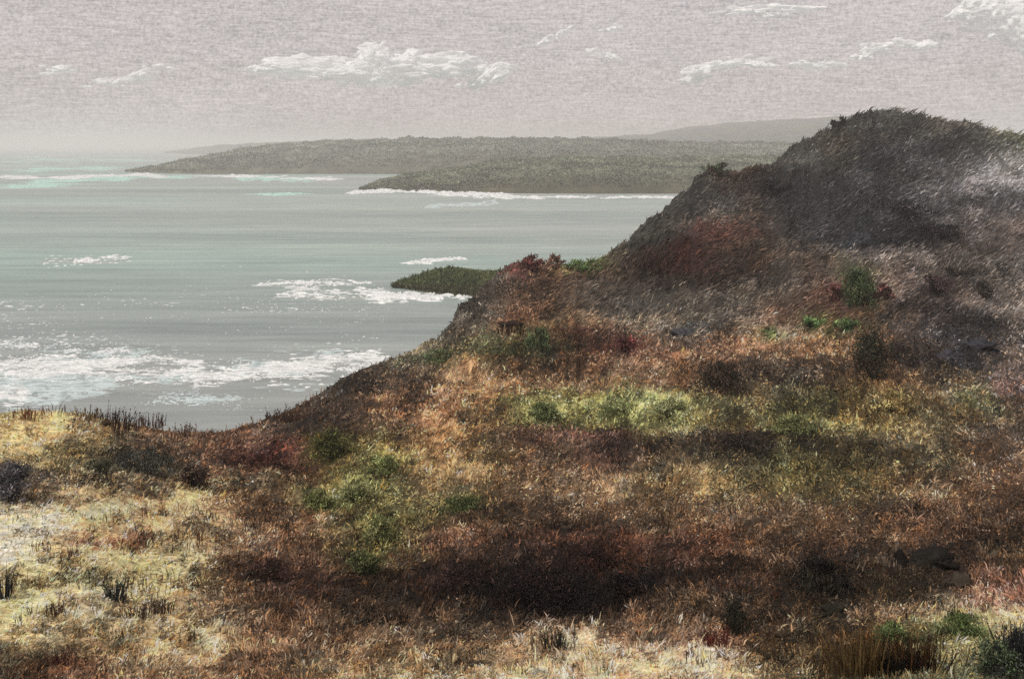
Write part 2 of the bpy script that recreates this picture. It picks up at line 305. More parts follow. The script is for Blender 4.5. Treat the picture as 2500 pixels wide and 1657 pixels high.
def heath(n_tuft, per, name, label, u0, u1, t0, t1, seed, bright=1.0, size=1.0):
    g = np.random.default_rng(seed)
    u = g.uniform(u0, u1, n_tuft); t = g.uniform(t0, t1, n_tuft)
    # same density per row everywhere: thin the flat columns
    keep = g.random(n_tuft) < (R0 - sil_row(u)) / (R0 - 100)
    u, t = u[keep], t[keep]; n = len(u)
    _, d, _, row = ground(u, t)
    px = d / F
    # tuft shade: light and dark clumps
    big = fbm(u / 16, row / 9, 30, 4, .65)
    tone = np.exp(g.normal(0, .42, n) * np.where(row < 330, .6, 1) + big * .95)
    c = veg_colour(u + g.normal(0, 5.5, n), row + g.normal(0, 3.2, n)) * tone[:, None] * GAIN * bright
    hue = g.normal(0, .11, n) * np.where(row < 330, .35, 1); c[:, 0] *= 1 + hue; c[:, 2] *= 1 - hue * 1.2
    swirl = fbm(u / 60, row / 40, 40, 3) * 3.2 + .5
    nb = per
    lu = c @ np.array([.3, .6, .1]); pale = np.clip((veg_colour(u, row) @ np.array([.3, .6, .1]) - .24) / .2, 0, 1)
    keep = g.random(n) > pale * .55; u, t, row, c, tone, swirl, px = (a_[keep] for a_ in (u, t, row, c, tone, swirl, px)); n = len(u)
    U = np.repeat(u, nb) + g.normal(0, 2.3, n * nb); Tt = np.repeat(t, nb) + g.normal(0, .003, n * nb)
    Tt = np.clip(Tt, 0, 1.05)
    X, Y, Z, Rw = ground(U, Tt)
    P = np.repeat(px, nb)
    near = np.clip((Rw - 330) / 350, 0, 1)
    Lp = (3.3 + 2.9 * near) * np.exp(g.normal(0, .36, n * nb)) * size
    ln = Lp * P; wd = (.78 + .15 * near) * P * np.exp(g.normal(0, .25, n * nb))
    az = np.where(g.random(n * nb) < .55, np.repeat(swirl, nb) + g.normal(0, .5, n * nb), g.uniform(0, 6.28, n * nb))
    lean = np.clip(g.normal(.85, .4, n * nb), 0, 1.5); curl = g.normal(.35, .35, n * nb)
    hill = np.clip((U - 520) / 60, 0, 1) * np.clip((345 - Rw) / 40, 0, 1) > g.random(n * nb)      # combed flat across the hill
    hz = fbm(np.repeat(u, nb) / 45, np.repeat(row, nb) / 30, 44, 3) * 1.6
    az = np.where(hill, hz + g.normal(0, .35, n * nb), az); lean = np.where(hill, np.clip(g.normal(1.05, .25, n * nb) + hz * .3, .2, 1.5), lean)
    ln = np.where(hill, ln * 1.35, ln); curl = np.where(hill, curl * .4, curl)
    dab = np.repeat(g.random(n) < .70, nb) & ~hill                                                # small leaved plants among the grass
    ln = np.where(dab, P * np.exp(g.normal(.75, .3, n * nb)), ln); wd = np.where(dab, P * np.exp(g.normal(.22, .3, n * nb)), wd)
    az = np.where(dab, g.uniform(0, 6.28, n * nb), az)
    cb = np.repeat(c, nb, 0) * np.exp(g.normal(-.04, .30, n * nb))[:, None]
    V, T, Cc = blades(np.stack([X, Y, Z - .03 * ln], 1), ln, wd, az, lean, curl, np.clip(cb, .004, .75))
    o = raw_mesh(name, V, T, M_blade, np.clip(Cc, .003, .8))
    tag(o, label, 'heath plants', kind='stuff')
heath(92000, 7, 'heather', 'brown, rust and green heather and grass covering the whole slope', -60, 1084, 0, 1.0, 11)
heath(9000, 7, 'heather', 'heather along the edges of the slope beyond the picture', -500, -60, 0, 1.0, 12, size=1.9)
heath(9000, 7, 'heather', 'heather on the right flank of the dark hill', 1084, 1500, 0, 1.0, 13, size=1.9)

# long fine stalks along the skyline and in the foreground
def stalks(spots, name, label):
    g = np.random.default_rng(55); B = []
    for (x, y, w, n, hpx, wpx, cr) in spots:
        u = g.normal(x, w, n) / K; row = np.full(n, y) / K + g.normal(0, 2.2, n)
        s = sil_row(u); t = np.clip((R0 - row) / (R0 - s), 0, 1.0)
        X, Y, Z, _ = ground(u, t); px = Y / F
        ln = hpx / K * px * np.exp(g.normal(0, .35, n)); wd = wpx / K * px * np.exp(g.normal(0, .2, n))
        c = np.tile(srgb(cr), (n, 1)) * np.exp(g.normal(0, .3, n))[:, None]
        B.append(blades(np.stack([X, Y, Z], 1), ln, wd, g.uniform(0, 6.28, n), np.abs(g.normal(.16, .16, n)), g.normal(.15, .25, n), c))
    k = 0; V = []; T = []; Cc = []
    for v, t, c in B: V.append(v); T.append(t + k); Cc.append(c); k += len(v)
    tag(raw_mesh(name, np.vstack(V), np.vstack(T), M_blade, np.vstack(Cc)), label, 'grass', kind='stuff')
sp = []
gg = np.random.default_rng(3)
for x in range(0, 760, 18):
    sp.append((x, sil_row(x / K) * K + 4, 12, int(gg.integers(2, 8)), gg.uniform(7, 15), 1.5, (86, 66, 50) if gg.random() < .7 else (150, 118, 80)))
for x in range(760, 2366, 16):
    sp.append((x, sil_row(x / K) * K + 4, 10, int(gg.integers(3, 8)), gg.uniform(3, 7), 1.6, (66, 60, 52) if gg.random() < .75 else (92, 92, 66)))
for i in range(260):
    x = gg.uniform(0, 2366); y = gg.uniform(1180, 1560)
    sp.append((x, y, gg.uniform(5, 22), int(gg.integers(4, 16)), gg.uniform(10, 26), 1.5, [(56, 44, 36), (34, 30, 28), (84, 62, 44), (84, 52, 38), (44, 44, 40)][int(gg.integers(0, 5))]))
stalks(sp, 'grass', 'thin dry grass stalks standing above the heather and on the skyline')

# ---------------------------------------------------------------- the sea
q = NT('sea_water')
sw = q.noise(.010, 9, .68, (.12, 1, 1)); s2 = q.noise(.0016, 4, .5, (.35, 1, 1)); s3 = q.noise(.16, 8, .75, (.13, 1, 1))
base = q.ramp(s2, [(.35, tuple(srgb((146, 173, 166)))), (.5, tuple(srgb((160, 171, 166)))), (.66, tuple(srgb((151, 154, 157))))])
tco = q.N.new('ShaderNodeNewGeometry'); sx = q.N.new('ShaderNodeSeparateXYZ'); q.L.new(tco.outputs['Position'], sx.inputs[0])
mr = q.N.new('ShaderNodeMapRange'); mr.inputs[1].default_value = 170; mr.inputs[2].default_value = 330; q.L.new(sx.outputs['Y'], mr.inputs[0])
base = q.mixc('MIX', mr.outputs[0], tuple(srgb((150, 156, 155))), base)          # silty water over the shallows by the shore
base = q.mixc('MULTIPLY', 1.0, base, q.ramp(sw, [(.3, (.68, .73, .74)), (.7, (1.32, 1.28, 1.25))]))
base = q.mixc('MULTIPLY', 1.0, base, q.ramp(s3, [(.3, (.76, .77, .78)), (.7, (1.22, 1.22, 1.22))]))
q.L.new(base, q.b.inputs['Base Color']); q.b.inputs['Roughness'].default_value = .42; q.b.inputs['IOR'].default_value = 1.33
q.bump(s3, .6, 1.2)
M_sea = q.m
def build_sea():
    ds = np.geomspace(60, 26000, 220); us = np.linspace(-1400, 2400, 200)
    D, U = np.meshgrid(ds, us, indexing='ij')
    X = (U - 512) / F * D
    n, m = X.shape; idx = np.arange(n * m).reshape(n, m)
    Q = np.stack([idx[:-1, :-1], idx[:-1, 1:], idx[1:, 1:], idx[1:, :-1]], -1).reshape(-1, 4)
    amp = np.clip(1 - D / 900, 0, 1) * .35
    Z = fbm(X / 16, D / 7, 3, 4, .6) * amp
    tag(raw_mesh('sea', np.stack([X.ravel(), D.ravel(), Z.ravel()], 1), Q, M_sea, None, smooth=True),
        'grey green sea reaching to a faint horizon', 'sea', kind='structure')
build_sea()

def foam_mat(name, c):
    q = NT(name); nz = q.noise(1.2, 5, .6)
    q.L.new(q.mixc('MULTIPLY', 1, c, q.ramp(nz, [(.3, (.82,) * 3), (.65, (1.0,) * 3)])), q.b.inputs['Base Color'])
    q.b.inputs['Roughness'].default_value = .7; q.b.inputs['Specular IOR Level'].default_value = .2
    q.L.new(q.ramp(q.noise(.9, 6, .7, (.35, .8, 1)), [(.34, (.2,) * 3), (.52, (1,) * 3)]), q.b.inputs['Alpha'])      # lacy, broken foam
    return q.m
M_foam = foam_mat('white_foam', (.9, .92, .92)); M_pale = foam_mat('pale_foam', (.62, .72, .72)); M_aqua = foam_mat('aqua_foam', (.55, .82, .74))
def flakes(u, row, lp, wp, hm, seed):
    """low ragged domes of foam: lp = length px, wp = thickness px, hm = height m"""
    g = np.random.default_rng(seed); n = len(u)
    D = H_CAM * F / (row - HOR); X = (u - 512) / F * D
    L_ = lp * D / F / 2; Wd = wp * D * D / (H_CAM * F) / 2
    k = 9
    a = np.linspace(0, 2 * math.pi, k, endpoint=False)[None] + g.uniform(-.25, .25, (n, k))
    rr = g.uniform(.45, 1.15, (n, k))
    px_ = X[:, None] + np.cos(a) * rr * L_[:, None]
    py_ = D[:, None] + np.sin(a) * rr * Wd[:, None] + (np.cos(a) * rr * L_[:, None]) * g.normal(0, .10, (n, 1))
    ring = np.stack([px_, py_, np.full_like(px_, -.06)], -1)
    c = np.stack([X, D, hm * g.uniform(.5, 1.1, n)], -1)[:, None]
    V = np.concatenate([ring, c], 1).reshape(-1, 3)
    i = np.arange(n)[:, None, None] * (k + 1)
    j = np.arange(k)
    T = (np.stack([j, (j + 1) % k, np.full(k, k)], -1)[None] + i).reshape(-1, 3)
    return V, T
def merge(parts):
    k = 0; V = []; T = []
    for v, t in parts: V.append(v); T.append(t + k); k += len(v)
    return np.vstack(V), np.vstack(T)
def band(x0, y0, x1, y1, sy, n, lp, wp, hm, seed, clump=1.0):
    """foam strewn along a line, clumped"""
    n = int(n * 3.3); lp *= .62; wp *= .68
    g = np.random.default_rng(seed)
    s = g.random(n * 4); x = x0 + (x1 - x0) * s; y = y0 + (y1 - y0) * s + g.normal(0, sy, n * 4)
    w = fbm(x / 55, y / 9, seed % 50, 4, .7)
    o = np.argsort(-w + g.normal(0, .25 / clump, n * 4))[:n]
    x, y = x[o], np.maximum(y[o], 360)
    l = np.exp(g.normal(0, .7, n)) * lp * 1.25 / K; wv = np.exp(g.normal(0, .45, n)) * wp * .85 / K
    return flakes(x / K, y / K, l, wv, np.full(n, hm), seed)
def surf(name, parts, mat, label, cat=None, kind=None, group=None):
    v, t = merge(parts); return tag(raw_mesh(name, v, t, mat), label, cat, group, kind)
# the churned near surf
surf('sea_foam', [band(-40,850,470,848,11,430,26,3.4,.25,1), band(-40,832,330,838,6,160,22,3,.2,2), band(-40,915,60,905,9,90,26,4,.25,3),
  band(450,872,880,826,9,330,24,3.2,.25,4), band(620,858,860,846,12,240,22,4,.25,5), band(-20,798,300,806,12,120,12,2.4,.15,6),
  band(40,862,640,868,8,120,18,2.4,.15,7), band(600,852,900,822,3,70,36,2.6,.3,8)], M_foam, 'thick white foam of breaking waves off the near shore', 'sea foam', 'stuff')
surf('sea_foam', [band(-20,895,260,898,16,520,34,5,.12,11), band(400,912,560,922,9,70,22,4,.12,12), band(300,850,560,868,16,120,24,3,.1,13), band(540,850,830,846,20,300,28,3.5,.1,14), band(-20,850,420,850,18,260,30,3.5,.1,17),
  band(0,800,500,820,16,130,14,2.5,.1,15), band(300,905,560,930,16,70,9,3,.1,16)], M_pale, 'thin grey white foam sheets between the near breakers', 'sea foam', 'stuff')
surf('sea_foam', [band(0,760,900,770,60,190,7,1.5,.1,21,.3), band(0,900,620,940,24,120,6,1.8,.1,22,.3), band(300,700,900,720,26,70,9,1.5,.1,23,.3), band(0,700,200,740,20,26,10,2,.1,24,.4)],
  M_foam, 'scattered small flecks of white foam across the bay', 'sea foam', 'stuff')
# single breakers further out
brk = [([band(600,655,860,652,3,80,16,1.7,.35,31), band(660,668,900,674,5,80,22,2,.35,32)], M_foam, 'breaker of broken white lines left of the low rocky point'),
 ([band(860,688,1085,680,4,130,22,3.2,.7,33), band(640,680,900,690,3,40,24,1.8,.3,34)], M_foam, 'bright white breaker at the foot of the low rocky point'),
 ([band(945,608,1000,604,2,16,22,2.4,.7,35), band(975,602,1075,597,1.5,20,22,2.0,.7,36)], M_foam, 'lone short breaker beyond the low rocky point'),
 ([band(172,603,270,592,2.5,30,14,2.6,.6,37), band(100,606,300,596,7,20,12,1.6,.3,38)], M_foam, 'lone small breaker in the left middle of the bay'),
 ([band(1,409,200,411,1.5,26,50,1.6,1.5,39), band(150,410,340,403,1.2,26,40,2.0,2.2,40), band(345,408,385,409,.8,6,30,2.2,2.0,41)], M_foam, 'long faint breaker reaching the left edge below the far headland'),
 ([band(518,407,600,409,1,20,30,2.6,2.6,42), band(600,409,770,413,2,16,30,1.6,1.6,43)], M_foam, 'short white breaker under the middle of the far headland'),
 ([band(810,446,900,438,1.4,24,24,2.4,2.0,44), band(900,441,1180,453,2,60,26,2.4,2.0,45), band(1150,455,1600,456,1.4,44,26,1.5,1.2,46)], M_foam, 'white line of surf along the foot of the nearer far headland'),
 ([band(990,476,1150,468,2.5,24,30,2.2,.8,47)], M_pale, 'pale breaker just in front of the nearer far headland'),
 ([band(620,450,700,446,1.5,12,34,2.2,1.0,48)], M_aqua, 'small aqua breaker alone on the open bay'),
 ([band(80,418,420,408,3,30,60,2.2,.9,49), band(560,412,720,414,3,20,50,2.4,.9,50), band(0,432,180,424,3,18,60,1.8,.8,51), band(0,372,330,366,5,26,70,1.2,.6,52), band(0,392,260,388,3,26,70,1.4,.6,53)], M_aqua, 'aqua streaks of shallow water under the far headland')]
for p, m, lab in brk:
    v, t = merge(p); lo = v.min(0); hi = v.max(0); c = (lo + hi) / 2; c[2] = 0
    root = bpy.data.objects.new('breaking_wave', None); C.objects.link(root); root.location = c
    tag(root, lab, 'wave', 'breaking waves in the bay')
    raw_mesh('foam', v - c, t, m, None, root)
    # the low swell that carries the foam
    k = 48; a = np.linspace(-1, 1, k); hw = (hi[0] - lo[0]) / 2 * 1.05; hd = max((hi[1] - lo[1]) / 2 * .8, 1.0); W_ = []
    for f, h in ((-1, -.12), (-.4, .0), (0, .06), (.4, .0), (1, -.12)):
        e = (1 - a * a) ** .5
        W_.append(np.stack([a * hw, f * hd * e, h * e + (e - 1) * .05 - .03], 1))
    W_ = np.vstack(W_); ix = np.arange(5 * k).reshape(5, k)
    raw_mesh('swell', W_, np.stack([ix[:-1, :-1], ix[:-1, 1:], ix[1:, 1:], ix[1:, :-1]], -1).reshape(-1, 4), M_sea, None, root, smooth=True)

# ---------------------------------------------------------------- far headlands and the low point
def headland(name, label, base, top, seed, pal_, rough=1.0, mat=M_scrub, nu=300, nv=46, cliff=.5, nlow=None):
    """base: (x, waterline y), top: (x, y, distance behind the waterline)"""
    base = np.array(base, float); top = np.array(top, float)
    x0, x1 = base[0, 0], base[-1, 0]
    u = np.linspace(x0, x1, nu) / K
    rb = np.interp(u * K, base[:, 0], base[:, 1]) / K; rt = np.interp(u * K, top[:, 0], top[:, 1]) / K
    back = np.interp(u * K, top[:, 0], top[:, 2])
    Db = H_CAM * F / (rb - HOR)
    v = np.concatenate([np.linspace(0, 1, nv), 1 + np.linspace(0, 1, 10)[1:]])
    U, Vv = np.meshgrid(u, v); 
    D = Db[None] + back[None] * np.where(Vv <= 1, Vv, 1 + (Vv - 1) * 1.2)
    Dr = Db + back
    ztop = H_CAM - Dr * (rt - HOR) / F
    prof = np.where(Vv <= 1, (np.clip(Vv, 0, 1)) ** cliff, 1 - (Vv - 1) ** 1.6 * 1.15)
    Z = ztop[None] * prof
    X = (U - 512) / F * D
    sc = D / F
    nz = fbm(U / 13, Vv * 4, seed, 5, .62) * 4.0 + fbm(U / 5, Vv * 9, seed + 5, 4, .6) * 1.6
    env = np.clip(Vv * 5, 0, 1)
    Z = Z + nz * sc * env * rough * np.clip(ztop / 12, .1, 1)[None]
    Z = np.where(Vv < .03, -.6, Z)
    n, m = X.shape; idx = np.arange(n * m).reshape(n, m)
    Q = np.stack([idx[:-1, :-1], idx[:-1, 1:], idx[1:, 1:], idx[1:, :-1]], -1).reshape(-1, 4)
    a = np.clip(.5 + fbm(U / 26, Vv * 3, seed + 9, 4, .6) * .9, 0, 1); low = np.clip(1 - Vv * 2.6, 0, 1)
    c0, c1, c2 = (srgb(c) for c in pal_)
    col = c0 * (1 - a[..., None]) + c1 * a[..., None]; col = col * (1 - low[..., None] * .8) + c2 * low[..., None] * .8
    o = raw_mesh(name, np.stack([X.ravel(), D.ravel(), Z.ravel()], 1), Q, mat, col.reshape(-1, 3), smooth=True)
    tag(o, label, 'headland', kind='structure'); return X, D, Z, col
def far_scrub(H, n, label, seed, size=1.0):
    X, D, Z, col = H; g = np.random.default_rng(seed)
    ii = g.integers(1, X.shape[0] - 9, n); jj = g.integers(0, X.shape[1] - 1, n); f = g.random(n); q = 1 - f
    B = np.stack([A[ii, jj] * f + A[ii, jj + 1] * q for A in (X, D, Z)], 1); px = B[:, 1] / F
    tone = np.exp(g.normal(0, .35, n) + fbm(jj / 16, ii / 5, seed, 5, .7) * 1.9)
    c = np.clip(col[ii, jj] * tone[:, None], .01, .5)
    v, t, c = blades(B, px * g.uniform(.9, 2.4, n) * size, px * g.uniform(.7, 1.5, n) * size, g.uniform(0, 6.28, n), g.normal(.9, .4, n), g.normal(.3, .3, n), c)
    tag(raw_mesh('scrub', v, t, M_blade, c), label, 'scrub', kind='stuff')
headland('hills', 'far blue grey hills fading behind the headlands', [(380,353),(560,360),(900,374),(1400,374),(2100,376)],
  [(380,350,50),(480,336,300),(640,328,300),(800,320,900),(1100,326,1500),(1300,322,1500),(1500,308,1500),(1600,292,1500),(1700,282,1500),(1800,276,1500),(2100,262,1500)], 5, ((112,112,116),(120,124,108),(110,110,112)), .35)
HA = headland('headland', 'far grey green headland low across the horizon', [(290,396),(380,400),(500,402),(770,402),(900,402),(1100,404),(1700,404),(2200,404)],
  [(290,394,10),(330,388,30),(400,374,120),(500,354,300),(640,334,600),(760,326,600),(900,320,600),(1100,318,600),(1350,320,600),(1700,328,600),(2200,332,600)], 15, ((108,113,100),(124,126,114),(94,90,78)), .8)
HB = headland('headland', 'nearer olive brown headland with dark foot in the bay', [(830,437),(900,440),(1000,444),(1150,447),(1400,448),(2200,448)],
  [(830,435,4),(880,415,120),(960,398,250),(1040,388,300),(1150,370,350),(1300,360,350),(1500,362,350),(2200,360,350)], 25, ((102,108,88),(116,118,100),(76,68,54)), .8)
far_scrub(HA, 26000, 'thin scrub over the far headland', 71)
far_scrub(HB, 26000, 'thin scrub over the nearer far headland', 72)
PTX, PTD, PTZ, PTC = headland('rocky_point', 'low dark green rocky point jutting into the bay beyond the slope', [(912,664),(960,672),(1020,682),(1100,688),(1260,700)],
  [(912,662,1),(950,644,12),(1000,628,24),(1040,621,28),(1080,628,28),(1110,632,28),(1180,630,28),(1260,640,28)], 35, ((62,72,44),(92,98,62),(58,50,42)), 1.1, M_turf, 140, 40, .55)
# scrub on the point
g = np.random.default_rng(8); n = 9000
ii = g.integers(2, 40, n); jj = g.integers(0, PTX.shape[1] - 1, n)
B = np.stack([PTX[ii, jj], PTD[ii, jj], PTZ[ii, jj]], 1) + g.normal(0, .25, (n, 3)) * [1, 1, .3]
cc = PTC[ii, jj] * np.exp(g.normal(0, .4, n))[:, None] * 1.15
v, t, c = blades(B, g.uniform(.5, 2.0, n), g.uniform(.15, .45, n), g.uniform(0, 6.28, n), g.normal(.8, .35, n), g.normal(.3, .3, n), cc)
tag(raw_mesh('scrub', v, t, M_blade, c), 'short green scrub on the low rocky point', 'scrub', kind='stuff')

# ---------------------------------------------------------------- shrubs, clumps, rocks: things of their own
def spot(x, y):
    u = x / K; row = y / K; s = float(sil_row(u)); t = min(max((R0 - row) / (R0 - s), 0), 1.0)
    X, Y, Z, _ = ground(np.array([u]), np.array([t])); return float(X[0]), float(Y[0]), float(Z[0])
def empty(name, loc):
    o = bpy.data.objects.new(name, None); C.objects.link(o); o.location = loc; o.empty_display_size = .2; return o
def tube(path, r0, r1, k=6):
    path = [Vector(p) for p in path]; V = []; T = []; n = len(path)
    for i, p in enumerate(path):
        d = (path[min(i + 1, n - 1)] - path[max(i - 1, 0)]).normalized()
        a = d.orthogonal().normalized(); b = d.cross(a); r = r0 + (r1 - r0) * i / (n - 1)
        for j in range(k):
            w = 2 * math.pi * j / k; V.append(p + (a * math.cos(w) + b * math.sin(w)) * r)
    for i in range(n - 1):
        for j in range(k):
            q0 = i * k + j; q1 = i * k + (j + 1) % k
            T += [(q0, q1, q1 + k), (q0, q1 + k, q0 + k)]
    e = len(V); V.append(path[-1])
    for j in range(k): T.append(((n - 1) * k + j, (n - 1) * k + (j + 1) % k, e))
    return np.array([tuple(v) for v in V]), np.array(T)
def wig(p, d, ln, n=5, j=.25):
    out_ = [Vector(p)]; d = Vector(d).normalized()
    for i in range(n):
        d = (d + Vector((random.gauss(0, j), random.gauss(0, j), random.gauss(0, j * .6)))).normalized(); out_.append(out_[-1] + d * ln / n)
    return out_
def bush(x, y, wpx, hpx, cols, label, cat='shrub', n=900, name='shrub', group='shrubs dotted over the slope', upright=0.0, stem_c=(60, 46, 36), nst=7, leaf=1.0):
    """x, y: foot; wpx, hpx: size in the view. A domed ragged crown of leaf blades on branching stems."""
    X, Y, Z = spot(x, y); px = Y / F; w = wpx / K * px / 2; h = hpx / K * px
    root = empty(name, (X, Y, Z)); tag(root, label, cat, group)
    g = np.random.default_rng(abs(hash((x, y))) % 2 ** 31 if False else int(x * 7 + y * 13))
    stems = []; tips = []
    for i in range(nst):
        a = g.uniform(0, 6.28); sp_ = g.uniform(.1, .9) * (1 - upright * .7)
        d = (math.cos(a) * sp_ * w / h, math.sin(a) * sp_ * w / h * .8, 1)
        p = wig((math.cos(a) * w * .12, math.sin(a) * w * .12, -.1 * h), d, h * g.uniform(.75, 1.05), 6, .18)
        stems.append(tube(p, max(.012 * h, .35 * px), .18 * px, 5)); tips += p[2:]
    v, t = merge(stems); c = np.tile(srgb(stem_c), (len(v), 1))
    raw_mesh('stem', v, t, M_bark, c, root)
    # leaf clumps round points through the crown
    n = int(n * 1.5); nc = max(10, n // 28); cl = []
    for i in range(nc):
        if i < len(tips) and g.random() < .6: cl.append(tuple(tips[i]))
        else:
            a = g.uniform(0, 6.28); r = math.sqrt(g.random()); zz = g.random()
            k = math.sqrt(max(0, 1 - (zz * .9) ** 2)) * (1 + g.normal(0, .15))
            cl.append((math.cos(a) * r * w * k, math.sin(a) * r * w * k * .85, zz * h * .86))
    cl = np.array(cl); which = g.integers(0, len(cl), n)
    P = cl[which] + g.normal(0, 1, (n, 3)) * [w * .13, w * .13, h * .08]
    P[:, 2] = np.maximum(P[:, 2], -.02 * h)
    tone = np.exp(g.normal(0, .38, len(cl)))[which]; ci = g.integers(0, len(cols), len(cl))[which]
    n2 = n
    cb = calm(srgb(np.array(cols, float)), .72)[ci] * tone[:, None] * np.exp(g.normal(0, .4, n))[:, None] * 1.15
    lean = np.clip(g.normal(.9 - upright * .7, .45 - upright * .25, n), 0, 2.2)
    ll = (2.6 + 4 * upright) * px * leaf * np.exp(g.normal(0, .3, n)); lw = .9 * px * leaf * np.exp(g.normal(0, .25, n)) * (1 - .3 * upright)
    v, t, c = blades(P, ll, lw, g.uniform(0, 6.28, n), lean, g.normal(.3, .3, n), cb)
    raw_mesh('foliage', v, t, M_leaf, c, root)
def clump(x, y, wpx, hpx, cols, label, n=70, name='grass_clump', cat='grass clump', heads=True, wd=1.5, group='dark stalk clumps in the heather', lean=.16):
    """stiff upright stalks with seed heads"""
    X, Y, Z = spot(x, y); px = Y / F; w = wpx / K * px / 2; h = hpx / K * px
    root = empty(name, (X, Y, Z)); tag(root, label, cat, group); g = np.random.default_rng(int(x * 5 + y * 11))
    P = np.stack([g.normal(0, .5, n) * w, g.normal(0, .35, n) * w, np.full(n, -.05 * h)], 1)
    ln = h * np.clip(g.normal(.75, .22, n), .25, 1.1)
    cb = srgb(np.array(cols, float))[g.integers(0, len(cols), n)] * np.exp(g.normal(0, .25, n))[:, None]
    az = np.arctan2(P[:, 1], P[:, 0]) + g.normal(0, .6, n); le = np.abs(g.normal(lean, lean, n)); cu = g.normal(.12, .2, n)
    v, t, c = blades(P, ln, np.full(n, wd / K * px), az, le, cu, cb)
    parts = [(v, t)]; cs = [c]
    if heads:
        m = n * 3; k = g.integers(0, n, m); f = g.uniform(.55, 1.0, m)
        dirh = np.stack([np.cos(az), np.sin(az), np.zeros(n)], 1)
        d1 = dirh * np.sin(le)[:, None] + np.array([0, 0, 1.]) * np.cos(le)[:, None]
        Q = P[k] + d1[k] * (ln[k] * f)[:, None]
        v, t, c = blades(Q, g.uniform(2, 5, m) / K * px, g.uniform(1.4, 2.6, m) / K * px, g.uniform(0, 6.28, m), g.uniform(0, 1.3, m), g.normal(0, .3, m), cb[k] * .9)
        parts.append((v, t)); cs.append(c)
    v, t = merge(parts); raw_mesh('foliage', v, t, M_leaf, np.vstack(cs), root)
def rock(x, y, wpx, hpx, colr, label, name='rock', cat='rock', group='dark rocks among the heather', seed=1, dy=.7):
    X, Y, Z = spot(x, y); px = Y / F; w = wpx / K * px / 2; h = hpx / K * px
    bm = bmesh.new(); bmesh.ops.create_icosphere(bm, subdivisions=4, radius=1)
    V = np.array([v.co[:] for v in bm.verts]); T = np.array([[l.index for l in f.verts] for f in bm.faces]); bm.free()
    r = 1 + fbm(V[:, 0] * 1.6 + seed * 7, V[:, 1] * 1.6 + V[:, 2] * 2.3, seed, 5, .7) * 1.0
    V = V * r[:, None]; V[:, 2] = np.round(V[:, 2] * 5) / 5 * .4 + V[:, 2] * .6
    V = V * [w, w * dy, h * .62]; V[:, 2] += h * .15
    c = srgb(colr) * np.exp(fbm(V[:, 0] * 4 / w, V[:, 2] * 4 / h, seed + 3, 3) * .5)[:, None]
    o = raw_mesh(name, V, T, M_rock, c); o.location = (X, Y, Z); tag(o, label, cat, group)

# hill
bush(1985, 700, 76, 86, [(56,74,38),(76,96,48),(38,52,30),(88,96,52)], 'bright green bush standing alone on the grey hill slope', n=1500)
bush(1925, 690, 44, 44, [(104,62,54),(84,50,44)], 'small reddish bush touching the left of the lone green bush', n=400)
bush(2045, 690, 40, 36, [(106,62,54),(88,54,46)], 'small reddish bush touching the right of the lone green bush', n=360)
bush(1875, 748, 56, 26, [(64,98,42),(92,122,56)], 'low green bush, left one of the two below the lone green bush', n=420)
bush(1955, 756, 60, 32, [(58,90,40),(84,110,50)], 'low green bush, right one of the two below the lone green bush', n=480)
bush(1782, 775, 54, 24, [(104,118,66),(128,136,80)], 'low pale green bush on the orange slope under the hill', n=380)
bush(1668, 905, 124, 72, [(56,46,36),(76,66,48),(44,40,30),(84,60,44)], 'wide dark brown bush in the middle of the slope', n=1600)
bush(2012, 880, 70, 112, [(50,42,34),(66,58,42),(44,52,34),(80,56,42)], 'tall dark bush above the yellow green patch on the right', n=1500)
bush(2010, 808, 60, 34, [(60,80,44),(80,92,54)], 'small green bush just above the tall dark bush on the right', n=400)
bush(2215, 640, 60, 30, [(60,54,48),(80,72,60)], 'small dark bush near the right edge of the hill', n=360)
bush(2270, 680, 74, 40, [(56,52,46),(74,66,56)], 'dark scrubby bush at the far right of the hill', n=520)
bush(2160, 690, 90, 46, [(66,48,50),(56,46,46),(86,64,60)], 'dark purplish bush on the right side of the hill', n=700)
bush(1938, 300, 50, 30, [(64,58,52),(80,72,62)], 'small dark bush on the shoulder left of the summit', n=380)
bush(1655, 400, 70, 24, [(84,96,70),(72,74,60)], 'pale green bush on the small outcrop of the hill edge', n=420)
bush(1225, 622, 60, 34, [(124,64,60),(110,66,58),(92,58,50)], 'crimson red shrub on top of the coastal knob', n=620)
bush(1280, 620, 40, 30, [(150,108,80),(130,92,68)], 'orange shrub on top of the coastal knob', n=400)
bush(1345, 625, 90, 24, [(80,108,40),(100,120,54)], 'low green shrub on top of the coastal knob', n=560)
bush(1250, 800, 70, 50, [(64,82,42),(82,98,50),(52,66,36)], 'green shrub in the hollow below the coastal knob', n=800)
bush(1020, 838, 90, 26, [(84,102,54),(104,112,66)], 'low green shrub at the cliff edge below the coastal knob', n=520)
bush(1440, 810, 84, 34, [(98,42,40),(76,40,36)], 'dark red shrub below the grey scree', n=520)
bush(2090, 500, 150, 36, [(40,38,42),(56,50,52)], 'dark grey shrub across the middle of the hill', n=900)
bush(2170, 560, 130, 34, [(40,36,38),(54,44,42)], 'blackish shrub under the pale patch of the hill', n=800)
bush(1790, 450, 110, 44, [(46,44,46),(62,54,50)], 'dark shrub on the seaward face of the hill', n=800)
